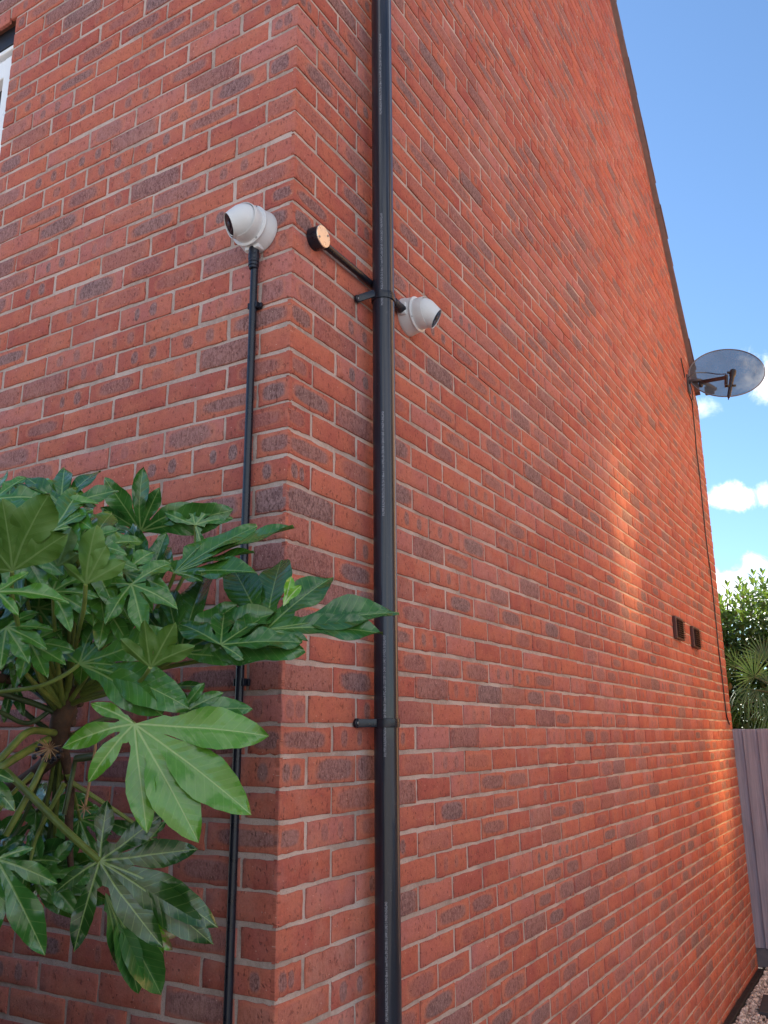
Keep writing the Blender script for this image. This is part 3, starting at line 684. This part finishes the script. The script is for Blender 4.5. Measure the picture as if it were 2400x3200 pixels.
def smooth01(t): t = np.clip(t, 0, 1); return t*t*(3-2*t)
def fatsia_leaf(parent, hub, normal, tips, pet=None, droop=.13, fold=.32, yellow=0.0, dry=0.0, wid=.145, seed=0, prad=.0042, grav=.07, tone=None):
    g = np.random.default_rng(seed); H = np.array(hub); n = np.array(normal)/np.linalg.norm(normal)
    tp = [np.array(t)-H for t in tips]
    e1 = tp[0]-n*np.dot(tp[0], n); e1 /= np.linalg.norm(e1); e2 = np.cross(n, e1)
    lob = sorted([(math.atan2(np.dot(t, e2), np.dot(t, e1)), np.linalg.norm(t)) for t in tp])
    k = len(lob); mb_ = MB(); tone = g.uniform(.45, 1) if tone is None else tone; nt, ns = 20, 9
    for i, (a, L) in enumerate(lob):
        def gap(j, sgn):
            b, L2 = lob[j % k]; d = ((b-a)*sgn) % (2*math.pi)
            if k == 1 or d > R(95): return R(20), L
            return min(d/2, R(34)), L2
        hl_, Ll = gap(i+1, 1); hr_, Lr = gap(i-1, -1)
        ad = e1*math.cos(a)+e2*math.sin(a); pd = np.cross(n, ad)
        t = np.linspace(0, 1, nt)
        prof = np.where(t < .60, .38+.62*smooth01((t-.20)/.38), np.power(np.clip(1-np.power(np.clip((t-.60)/.40, 0, 1), 1.9), 0, 1), .85))
        W_ = L*wid*prof*(1+g.normal(0, .06))
        saw = 1 + .075*(((t*11) % 1.0)-.5)*smooth01((t-.45)/.1)*(t < .97)
        def side(h, Lo):
            tw = min(.38, max(.15, .25*(.5*L+.5*min(Lo, 1.3*L))/L)); web = t*L*math.tan(h)
            return np.where(t < tw, web, np.where(t < tw+.12, np.minimum(W_, web), W_)*saw)
        wl, wr = side(hl_, Ll), side(hr_, Lr)
        sgrid = np.linspace(-1, 1, ns)
        dr = droop*(1+g.normal(0, .35)); tw_ = g.normal(0, .18); cv = g.normal(0, .05); wv = g.uniform(2.5, 4.5); ph = g.uniform(0, 6); fd = fold*(1+g.normal(0, .25))
        V = []; U = []
        for ti in range(nt):
            tt = t[ti]; free = float(smooth01((tt-.22)/.3))
            for s in sgrid:
                wdh = wl[ti] if s > 0 else wr[ti]
                y = s*wdh; y0 = y + cv*L*(tt**2)*free
                z = fd*abs(y)*(.35+.65*free) + tw_*y*free - dr*L*tt**2.2 + .085*L*wid/.165*math.sin(wv*tt*math.pi+ph+(1.5 if s > 0 else 0))*(s*s)*free*.45
                x = tt*L*(1-.10*dr*tt*tt)
                V.append(H + ad*x + pd*y0 + n*z + np.array([0, 0, -1.0])*L*grav*tt**2.4); U.append((y, tt*L, tt))
        V = np.array(V); U = np.array(U)
        F = np.array([(p*ns+q, (p+1)*ns+q, (p+1)*ns+q+1, p*ns+q+1) for p in range(nt-1) for q in range(ns-1)])
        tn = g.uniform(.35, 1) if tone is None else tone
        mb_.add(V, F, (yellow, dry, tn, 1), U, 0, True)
        mb_.add(V - n*.0009, F[:, ::-1], (yellow, dry, tn, 1), U, 1, True)
    lf = mb_.build('leaf', [LEAF, LEAFB], parent)
    if pet:
        b = bmesh.new(); pts = [H - n*.001] + [Vector(p) for p in pet]
        tube(b, pts, [prad*.85]+[prad]*(len(pts)-2)+[prad*1.5], 9, True, 6)
        from_bm('petiole', b, STEM if yellow > -.5 else STEMD, lf, True)
    return lf

T0 = at_depth(205, 2330, 1.86)
fatsia = empty('fatsia_shrub', at_depth(215, 3300, 1.86), label='large glossy green shrub with hand shaped leaves before the front wall', cat='shrub')
bm = bmesh.new()
tube(bm, [at_depth(-620, 3300, 1.98), at_depth(-420, 2860, 1.98), at_depth(-160, 2560, 1.97), at_depth(70, 2440, 1.93), at_depth(172, 2350, 1.87), at_depth(192, 2250, 1.84), at_depth(238, 2150, 1.86)], [.020, .018, .015, .014, .019, .023, .015], 14, True, 6)
tube(bm, [at_depth(180, 2230, 1.85), at_depth(140, 2160, 1.86), at_depth(60, 2130, 1.85), at_depth(-60, 2110, 1.8)], [.014, .011, .010, .010], 12, True, 5)
tube(bm, [at_depth(195, 2330, 1.86), at_depth(218, 2450, 1.90), at_depth(215, 2600, 1.92), at_depth(222, 2720, 1.92)], [.012, .010, .009, .006], 10, True, 5)
for k in range(26):                                    # leaf scars
    t = k/25; c = at_depth(168+70*t, 2355-190*t, 1.86); a = k*2.4
    o = c + cr*math.cos(a)*.018 - cf*abs(math.sin(a))*.02; lathe(bm, o, (o-c), [(.011, -.008), (.009, .004), (0, .006)], 8)
from_bm('stem', bm, BARK, fatsia, True)
def px(l, d): return [at_depth(x, y, d if len(q) == 0 else q[0]) for x, y, *q in l]
def L(hx, hy, d, n, tips, pet=None, **kw):
    H = at_depth(hx, hy, d); nn = vcam(*n)
    tp = []
    for q in tips:
        p = on_plane(q[0], q[1], H, nn)
        tp.append(p)
    kw.setdefault('seed', int(hx*7+hy*3) % 9973)
    return fatsia_leaf(fatsia, H, nn, tp, px(pet, d) if pet else None, **kw)
# nearest, brightest leaf
L(420, 2262, 1.50, (.12, .40, .9), [(842, 2284), (785, 2518), (618, 2608), (450, 2582), (262, 2420), (186, 2300), (285, 2180)], [(380, 2245, 1.6), (300, 2255, 1.75), (225, 2300, 1.85)], yellow=.5, droop=.08, fold=.24, wid=.155, tone=.8)
L(560, 2235, 1.62, (.0, .5, .87), [(788, 2188), (700, 2150), (640, 2120)], droop=.06, wid=.16)
# lower dark leaf
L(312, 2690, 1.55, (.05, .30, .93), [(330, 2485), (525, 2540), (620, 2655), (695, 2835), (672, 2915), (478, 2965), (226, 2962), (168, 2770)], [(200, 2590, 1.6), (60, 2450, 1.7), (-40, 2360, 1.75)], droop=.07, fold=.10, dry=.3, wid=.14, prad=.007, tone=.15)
L(-10, 2685, 1.42, (.2, .40, .88), [(105, 2640), (182, 2742), (146, 2960), (-30, 2930), (-140, 2700)], [(-40, 2600, 1.6), (20, 2500, 1.75), (100, 2420, 1.84)], droop=.06, fold=.12)
L(-70, 2400, 1.40, (.35, .35, .86), [(30, 2480), (48, 2430), (46, 2525), (-30, 2560), (-60, 2300)], droop=.05)
# hanging withered leaf
L(330, 2790, 1.66, (.5, .1, .85), [(514, 3112), (455, 3090), (385, 3010)], droop=.10, fold=.6, dry=.6, wid=.13)
L(430, 2880, 1.70, (.1, .2, .97), [(552, 2925), (540, 2960), (500, 2985)], droop=.10, fold=.5, dry=1.0, yellow=.9, wid=.2)
# middle left leaf on its long stalk
L(247, 2075, 1.62, (-.25, .45, .86), [(120, 1962), (313, 1868), (455, 1852), (545, 1975), (598, 2152), (515, 2190), (372, 2062)], [(200, 2110, 1.62), (120, 2145, 1.62), (0, 2162, 1.62), (-120, 2180, 1.6)], droop=.06, yellow=.1, fold=.15)
L(470, 2085, 1.52, (.15, .3, -.94), [(447, 1938), (545, 1950), (590, 2005), (372, 1995)], [(420, 2140, 1.6), (300, 2170, 1.75), (225, 2200, 1.84)], yellow=.6, droop=-.12, wid=.18)
# centre leaves
L(560, 2040, 1.72, (-.25, .62, .74), [(525, 1808), (655, 1728), (735, 1860), (862, 1885), (946, 1984), (745, 2055), (430, 1900)], [(520, 2075, 1.75), (400, 2120, 1.8), (245, 2175, 1.85)], droop=.05, fold=.28, wid=.19)
L(690, 2015, 1.66, (.0, .86, .52), [(946, 1986), (862, 1890), (700, 1900), (560, 1930), (760, 2050)], droop=.05, fold=.30, wid=.2)
L(832, 1968, 1.72, (-.05, .80, .60), [(707, 1733), (868, 1705), (1040, 1768), (1256, 1890), (1196, 1938), (962, 1992)], [(825, 2010, 1.73), (780, 2040, 1.76), (640, 2062, 1.8), (500, 2090, 1.84), (250, 2160, 1.86)], droop=.04, fold=.25, dry=.35, wid=.145, prad=.005)
L(885, 1895, 1.72, (.3, .3, .9), [(918, 1788), (935, 1815)], droop=.1, fold=.6, yellow=1.0, dry=.6)
# long leaf reaching over the conduit
L(545, 1790, 1.78, (-.35, .80, .48), [(917, 1612), (800, 1616), (662, 1655), (795, 1700), (792, 1765), (640, 1800), (480, 1690)], [(520, 1850, 1.8), (420, 2000, 1.84), (260, 2150, 1.86)], droop=.03, fold=.3, yellow=.2)
L(455, 1858, 1.80, (-.2, .35, .9), [(362, 1642), (412, 1608), (520, 1640), (530, 1735), (438, 1705), (330, 1780)], [(455, 1950, 1.84), (380, 2080, 1.86), (250, 2160, 1.87)], droop=.10, fold=.3)
L(440, 1660, 1.95, (-.1, -.25, .95), [(320, 1478), (420, 1448), (495, 1514), (592, 1558), (727, 1597), (308, 1578)], [(440, 1760, 1.95), (400, 1950, 1.92), (260, 2150, 1.88)], droop=.16, fold=.2, wid=.16)
L(610, 1640, 1.92, (.0, .35, .93), [(590, 1558), (680, 1560), (728, 1600), (640, 1720), (505, 1600)], [(600, 1740, 1.93), (500, 1920, 1.92), (260, 2150, 1.88)], droop=.1)
# upper left group
L(190, 1580, 1.66, (.1, .72, .68), [(200, 1440), (305, 1440), (378, 1524), (302, 1572), (75, 1475), (30, 1500), (130, 1505)], [(215, 1700, 1.7), (225, 1900, 1.78), (215, 2150, 1.84)], droop=.05, fold=.28)
L(160, 1660, 1.56, (.1, .82, .55), [(276, 1505), (300, 1575), (225, 1640), (140, 1575), (60, 1600)], [(190, 1760, 1.65), (215, 1950, 1.78), (215, 2150, 1.84)], droop=.04, fold=.25, yellow=.3)
L(39, 1785, 1.40, (.02, .25, -.97), [(132, 1512), (15, 1545), (210, 1660), (-90, 1620), (-120, 1760)], [(40, 1880, 1.45), (90, 2050, 1.65), (190, 2200, 1.83)], yellow=.6, droop=-.05, wid=.21, fold=.16)
L(180, 1770, 1.50, (.35, .1, -.93), [(225, 1650), (120, 1640), (240, 1730)], yellow=.1, droop=-.08, wid=.22)
L(268, 1825, 1.46, (-.02, .25, -.97), [(283, 1636), (386, 1755), (195, 1755), (330, 1700)], [(262, 1900, 1.5), (240, 2000, 1.65), (210, 2160, 1.83)], yellow=.5, droop=-.10, wid=.20)
L(-10, 1850, 1.36, (.05, .80, .6), [(98, 1785), (220, 1842), (58, 1910), (-90, 1780), (-60, 1930)], [(-30, 1950, 1.5), (60, 2080, 1.7), (180, 2220, 1.84)], yellow=.35, droop=.06)
L(120, 1900, 1.66, (.1, .6, .8), [(235, 1860), (280, 1920), (190, 1990), (80, 1960), (20, 1880), (130, 1800)], [(140, 2000, 1.72), (190, 2180, 1.84)], droop=.06)
L(320, 1740, 1.86, (.0, .5, .86), [(300, 1600), (250, 1690), (380, 1790), (305, 1860), (400, 1680), (240, 1800)], [(310, 1880, 1.87), (230, 2150, 1.87)], droop=.07)
L(30, 1640, 1.80, (.1, .7, .7), [(25, 1490), (110, 1580), (-50, 1560), (60, 1720), (150, 1690)], [(40, 1800, 1.82), (180, 2180, 1.86)], droop=.05)
L(40, 2120, 1.84, (.1, .35, .9), [(75, 2230), (15, 2250), (-60, 2200), (60, 2060), (110, 2150)], droop=.06)
# low dark leaves behind
L(110, 2560, 1.98, (.1, .3, .93), [(20, 2640), (110, 2700), (200, 2650), (240, 2560), (40, 2540)], [(150, 2480, 1.95), (205, 2420, 1.9)], droop=.08)
L(250, 2560, 1.98, (.0, .3, .93), [(220, 2700), (300, 2690), (350, 2600), (330, 2540), (180, 2640)], [(230, 2480, 1.92), (212, 2420, 1.88)], droop=.08)
L(470, 2620, 1.95, (.1, .2, .95), [(330, 2560), (400, 2700), (540, 2660), (520, 2560)], [(400, 2560, 1.93), (215, 2440, 1.88)], droop=.08)
L(95, 2690, 1.85, (.0, .4, .9), [(10, 2720), (60, 2790), (170, 2760), (190, 2680), (100, 2600)], [(120, 2600, 1.86), (200, 2450, 1.86)], droop=.08)
L(520, 2150, 1.86, (.0, .5, .85), [(640, 2130), (600, 2180), (500, 2230), (430, 2190)], [(420, 2150, 1.86), (250, 2190, 1.86)], droop=.06)
# leaves filling the heart of the shrub
fr = np.random.default_rng(21)
for i in range(46):
    hx, hy = fr.uniform(-60, 300), fr.uniform(1660, 2080)
    if i > 33: hx, hy = fr.uniform(-60, 420), fr.uniform(1580, 1960)
    elif i > 21: hx, hy = fr.uniform(-60, 330), fr.uniform(1590, 1830)
    elif i > 13: hx, hy = fr.uniform(-80, 210), fr.uniform(2520, 2760)
    a0, sz, k_ = fr.uniform(0, 6.28), fr.uniform(140, 200), int(fr.integers(5, 8))
    L(hx, hy, fr.uniform(1.84, 2.08) if i < 22 else fr.uniform(1.62, 1.85), (fr.uniform(-.5, .5), fr.uniform(.1, .8) if i < 22 else fr.uniform(.6, 1.2), .75), [(hx + sz*math.cos(a0+q*5.0/k_)*fr.uniform(.8, 1.1), hy + sz*math.sin(a0+q*5.0/k_)*fr.uniform(.7, 1.0)) for q in range(k_)],
      [(hx*.6+80, hy*.5+1130 if i <= 13 or i > 21 else hy*.6+960, 1.95), (200, 2230, 1.86)], wid=.165, droop=.15, yellow=-.6 if i % 3 and i < 22 else .3, fold=.3, seed=900+i)
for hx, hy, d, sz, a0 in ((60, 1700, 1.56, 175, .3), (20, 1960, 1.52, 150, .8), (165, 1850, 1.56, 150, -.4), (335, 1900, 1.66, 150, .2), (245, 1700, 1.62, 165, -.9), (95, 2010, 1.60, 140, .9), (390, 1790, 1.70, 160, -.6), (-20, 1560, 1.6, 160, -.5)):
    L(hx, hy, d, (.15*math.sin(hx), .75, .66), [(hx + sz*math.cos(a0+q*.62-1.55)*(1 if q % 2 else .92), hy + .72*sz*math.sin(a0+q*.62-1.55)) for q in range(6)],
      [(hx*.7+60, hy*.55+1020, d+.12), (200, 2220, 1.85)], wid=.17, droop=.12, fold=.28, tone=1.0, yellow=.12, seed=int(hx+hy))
# free stalks
for pl, r in [([(170, 2290, 1.82), (95, 2285, 1.72), (40, 2330, 1.66), (-40, 2420, 1.6)], .0075), ([(150, 2310, 1.8), (80, 2350, 1.7), (15, 2390, 1.62), (-60, 2440, 1.6)], .008),
              ([(150, 2360, 1.82), (130, 2400, 1.74), (90, 2480, 1.7), (18, 2610, 1.68)], .0065), ([(235, 2375, 1.85), (225, 2430, 1.8), (200, 2545, 1.78)], .005),
              ([(180, 2200, 1.85), (90, 2260, 1.8), (0, 2225, 1.75), (-80, 2200, 1.7)], .005), ([(150, 2280, 1.88), (60, 2210, 1.9), (20, 2130, 1.9), (0, 2040, 1.9)], .006),
              ([(200, 2240, 1.85), (110, 2200, 1.82), (-20, 2160, 1.78)], .0065), ([(230, 2160, 1.86), (120, 2090, 1.84), (0, 2060, 1.8), (-80, 2050, 1.78)], .0065),
              ([(230, 2150, 1.86), (150, 2020, 1.86), (60, 1900, 1.84)], .0055), ([(230, 2150, 1.88), (130, 2060, 1.88), (0, 2090, 1.85), (-60, 2100, 1.8)], .005),
              ([(240, 2370, 1.83), (300, 2360, 1.78), (330, 2330, 1.74)], .008), ([(240, 2150, 1.86), (330, 2110, 1.9), (420, 2140, 1.92)], .006)]:
    bm = bmesh.new(); tube(bm, px(pl, 1.8), r, 10, True, 6); from_bm('stalk', bm, STEM if pl[0][1] > 2285 and pl[0][1] < 2365 else STEMD, fatsia, True)
DRY = plain('dry_stalk', (.36, .22, .11), .8, .2, 40)
bm = bmesh.new(); tube(bm, px([(298, 2290, 1.68), (296, 2350, 1.68), (280, 2440, 1.68), (266, 2520, 1.68)], 1.7), .0028, 8, True, 5)
def star(c, r, n_):
    for k in range(n_):
        d = vcam(math.cos(k*2.4), math.sin(k*2.4), .4+.6*rnd.random()); tube(bm, [c, c+d*r*rnd.uniform(.7, 1.1)], [.0016, .0006], 5)
star(at_depth(265, 2525, 1.67), .020, 9); from_bm('dry_stalk', bm, DRY, fatsia, True)
bm = bmesh.new(); star(at_depth(155, 2338, 1.62), .030, 17); umb = from_bm('dry_umbel', bm, DRY, fatsia, True)
BERRY = plain('black_berry', (.012, .010, .013), .35, .2, 50)
for x, y in [(108, 2366), (118, 2343), (134, 2360), (146, 2375), (170, 2372), (184, 2362), (188, 2345), (178, 2338), (126, 2330), (160, 2380)]:
    bm = bmesh.new(); lathe(bm, at_depth(x, y, 1.63+rnd.random()*.02), (0, 0, 1), [(0, -.0055), (.004, -.0038), (.0055, 0), (.004, .0038), (0, .0055)], 10); from_bm('berry', bm, BERRY, umb, True)

# ------------------------------------------------------------ hedge and palm behind the fence
def small_leaf(tb_, c, d, up, L_, W_, mi):
    d = d/np.linalg.norm(d); s = np.cross(d, up); s /= (np.linalg.norm(s)+1e-9); nn = np.cross(s, d)
    V = [c, c+d*L_*.35+s*W_*.5+nn*L_*.05, c+d*L_*.35-s*W_*.5+nn*L_*.05, c+d*L_*.4, c+d*L_*.75+s*W_*.38, c+d*L_*.75-s*W_*.38, c+d*L_-nn*L_*.10]
    V[3] = V[3]-nn*L_*.02
    tb_.add(np.array(V), [(0, 1, 3), (0, 3, 2), (1, 4, 6, 3), (3, 6, 5, 2)], mi)
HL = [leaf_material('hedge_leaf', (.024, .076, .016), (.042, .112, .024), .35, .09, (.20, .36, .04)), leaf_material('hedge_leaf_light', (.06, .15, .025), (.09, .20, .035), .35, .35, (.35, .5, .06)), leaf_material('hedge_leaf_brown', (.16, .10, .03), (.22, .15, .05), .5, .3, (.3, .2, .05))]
hedge = empty('laurel_hedge', (.3, 8.3, GROUND), label='tall leafy evergreen hedge growing behind the lilac fence', cat='hedge')
tb = TB(); hr = np.random.default_rng(5)
for i in range(52000):
    x = hr.uniform(-1.3, 2.4); z = GROUND + .3 + (3.42)*hr.random()**.8
    y = 7.75 + .2*math.sin(x*5+z*3.1) + abs(hr.normal(0, .8))
    top = 1.33 + .10*math.sin(x*9) + .07*math.sin(x*23+1) + .05*(x)
    if z > top and (hr.random() > .06 or z > top+.16): continue
    d = np.array([hr.normal(0, .6), -abs(hr.normal(.3, .5)), hr.normal(.15, .55)]); up = np.array([hr.normal(0, .4), -.5+hr.normal(0, .3), 1.0])
    mi = 1 if (z > top-.28 and hr.random() < .75) or hr.random() < .10 else 0  # mostly lighter leaves near the top: sunlight on the hedge put into colour
    if hr.random() < .012: mi = 2
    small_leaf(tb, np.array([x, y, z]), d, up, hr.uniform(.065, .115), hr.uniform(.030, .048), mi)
for i in range(150):                                  # young upright shoots on the top
    x = hr.uniform(-1.3, 2.4); z0 = 1.27 + .10*math.sin(x*9) + .05*x; y = 7.9 + hr.normal(0, .3)
    for k in range(7):
        a = k*2.4; small_leaf(tb, np.array([x, y, z0 + k*.026]), np.array([math.cos(a)*.6, math.sin(a)*.6, .9]), np.array([0, 0.1, 1.0]), .085, .03, 1)
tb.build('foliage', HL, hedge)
bm = bmesh.new()
for i in range(9):
    x = -1.1+i*.42; tube(bm, [(x, 8.4, GROUND-.1), (x+.06, 8.35, -.6), (x-.05, 8.25, .5), (x+.04, 8.2, 1.35)], [.04, .032, .022, .008], 8, True, 4)
    for k in range(7):
        z = -.9+k*.33; tube(bm, [(x, 8.33, z), (x+rnd.uniform(-.3, .3), 8.0+rnd.uniform(-.1, .3), z+.3)], [.012, .004], 6)
from_bm('branch', bm, BARK, hedge, True)
FP = [leaf_material('palm_leaf', (.022, .070, .020), (.036, .100, .027), .55, .10, (.20, .36, .05))]
palm = empty('fan_palm', (.42, 6.95, GROUND), label='dark fan palm with drooping fingers in front of the hedge', cat='palm')
bm = bmesh.new(); tube(bm, [(.42, 6.98, GROUND-.1), (.42, 6.97, -.9), (.43, 6.95, .28)], [.09, .085, .07], 14, True, 4)
for k in range(120):
    a = k*2.4; z = GROUND+.2+k*.0165; c = Vector((.42, 6.97, z)); o = Vector((math.cos(a), math.sin(a), .35)); tube(bm, [c+o*.07, c+o*.11], [.012, .003], 5)
from_bm('trunk', bm, BARK, palm, True)
def frond(hx, hy, d, ax, n, Lf, nf=22, spread=150, drop=.35, base=None):
    Hh = np.array(at_depth(hx, hy, d)); nn = np.array(vcam(*n)); a0 = np.array(vcam(*ax)); a0 = a0 - nn*np.dot(a0, nn); a0 /= np.linalg.norm(a0); s0 = np.cross(nn, a0)
    t_ = TB()
    for k in range(nf):
        th = R(-spread + 2*spread*k/(nf-1)); dd = a0*math.cos(th)+s0*math.sin(th); ss = np.cross(nn, dd); l = Lf*(.72+.28*math.cos(th*.8))*rnd.uniform(.92, 1.06); V = []; drp = drop*rnd.uniform(.6, 1.3)
        for j in range(7):
            q = j/6; wdt = l*.055*min(1, .35+q*2.2)*(1 if q < .5 else max(.04, 1-((q-.5)/.5)**1.6))
            c = Hh + dd*l*q*(1-.15*drp*q*q) + np.array([0, 0, -1])*l*drp*q**2.6 + nn*.01*math.sin(k*1.7)
            V += [c+ss*wdt*.5+nn*wdt*.25, c, c-ss*wdt*.5+nn*wdt*.25]
        t_.add(np.array(V), [(j*3+m_, j*3+m_+1, j*3+m_+4, j*3+m_+3) for j in range(6) for m_ in range(2)])
    o = t_.build('frond', FP, palm, True)
    b = bmesh.new(); tube(b, [Vector(Hh), (Vector(Hh)+Vector((.42, 6.96, .2)))/2+Vector((0, 0, .05)), Vector((.42, 6.96, .22))], .008, 8, True, 4); from_bm('frond_stalk', b, STEMD, o, True)
frond(2356, 2115, 8.0, (-.25, 1, 0), (.3, .2, .9), .33, 24, 120, .12)
frond(2390, 2060, 8.25, (-.1, 1, .0), (-.3, .3, .9), .30, 22, 100, .08)
frond(2345, 2155, 7.95, (-.8, -.1, .2), (.1, .85, .5), .24, 20, 120, .7)
frond(2372, 2160, 7.9, (.25, -.6, .3), (.0, .8, .6), .24, 20, 110, .9)
frond(2400, 2140, 7.95, (.9, .1, .2), (.0, .5, .8), .26, 22, 120, .4)
frond(2300, 2080, 8.35, (-.2, 1, 0), (.4, .3, .86), .24, 20, 110, .2)
frond(2330, 2200, 8.1, (-.5, .2, .4), (.1, .6, .8), .22, 18, 140, .6)
frond(2410, 2220, 7.8, (-.3, -.4, .5), (.0, .75, .65), .26, 22, 130, .8)

# ------------------------------------------------------------ neighbouring house across the path (outside the frame; its sunlit wall and windows warm the gable)
NX = 3.5
nb = empty('neighbour_house', (NX+3, 7, GROUND), label='sunlit brick house standing opposite the gable wall', cat='house')
bm = bmesh.new(); box(bm, (NX+2.5, 7.9, (5.4+zb)/2), (5.0, 10.2, 5.4-zb))
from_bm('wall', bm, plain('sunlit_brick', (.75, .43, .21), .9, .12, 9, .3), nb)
SKYGL, gn = mat('window_glass')
gn.out(gn.n('ShaderNodeAddShader', {0: gn.n('ShaderNodeBsdfGlossy', {'Color': (.33, .25, .11, 1), 'Roughness': .13}).outputs[0], 1: gn.n('ShaderNodeBsdfDiffuse', {'Color': (.02, .02, .025, 1)}).outputs[0]}).outputs[0])
for wy, wz, ww, wh in ((4.93, 3.88, .50, 1.10), (7.15, 2.38, .75, .95)):
    bm = bmesh.new()
    for q in (-1, 1):
        box(bm, (NX-.02, wy+q*(ww/2+.03), wz), (.05, .06, wh+.12), None, .004); box(bm, (NX-.02, wy, wz+q*(wh/2+.03)), (.046, ww, .06), None, .004)
    wf = from_bm('window', bm, UPVC, nb)
    bm = bmesh.new(); box(bm, (NX-.006, wy, wz), (.008, ww, wh)); from_bm('window_pane', bm, SKYGL, wf)
bm = bmesh.new()
for s in (-1, 1): box(bm, (NX+2.5+s*1.35, 7.9, 6.4), (3.7, 10.5, .06), Matrix.Rotation(s*R(38), 3, 'Y'))
from_bm('roof', bm, TILE, nb)
SIDEW = plain('shade_fence_wood', (.06, .055, .06), .8, .2, 20, .3)
side = empty('unseen_shade_fence', (-1.8, -1.05, GROUND), label='unseen dark board fence added to shade the lower front wall', cat='fence')  # added out of view to keep light off the lower front wall
for k in range(36):
    bm = bmesh.new(); box(bm, (-3.9+k*.115, -1.08 - .006*(k % 2), (GROUND+.30)/2+.02), (.118, .016, .30-GROUND), Matrix.Rotation(R(4), 3, 'Z'), .002)
    from_bm('board', bm, SIDEW, side)
bm = bmesh.new(); bmesh.ops.create_grid(bm, x_segments=1, y_segments=1, size=1); bmesh.ops.scale(bm, vec=(3.1, .53, 1), verts=bm.verts); bmesh.ops.translate(bm, vec=(-3.0, -.54, GROUND-.01), verts=bm.verts)
from_bm('added_soil_bed', bm, plain('dark_soil', (.045, .032, .024), .95, .3, 40, .6), None, kind='structure')  # unseen dark soil, added to cut the bounce onto the front wall
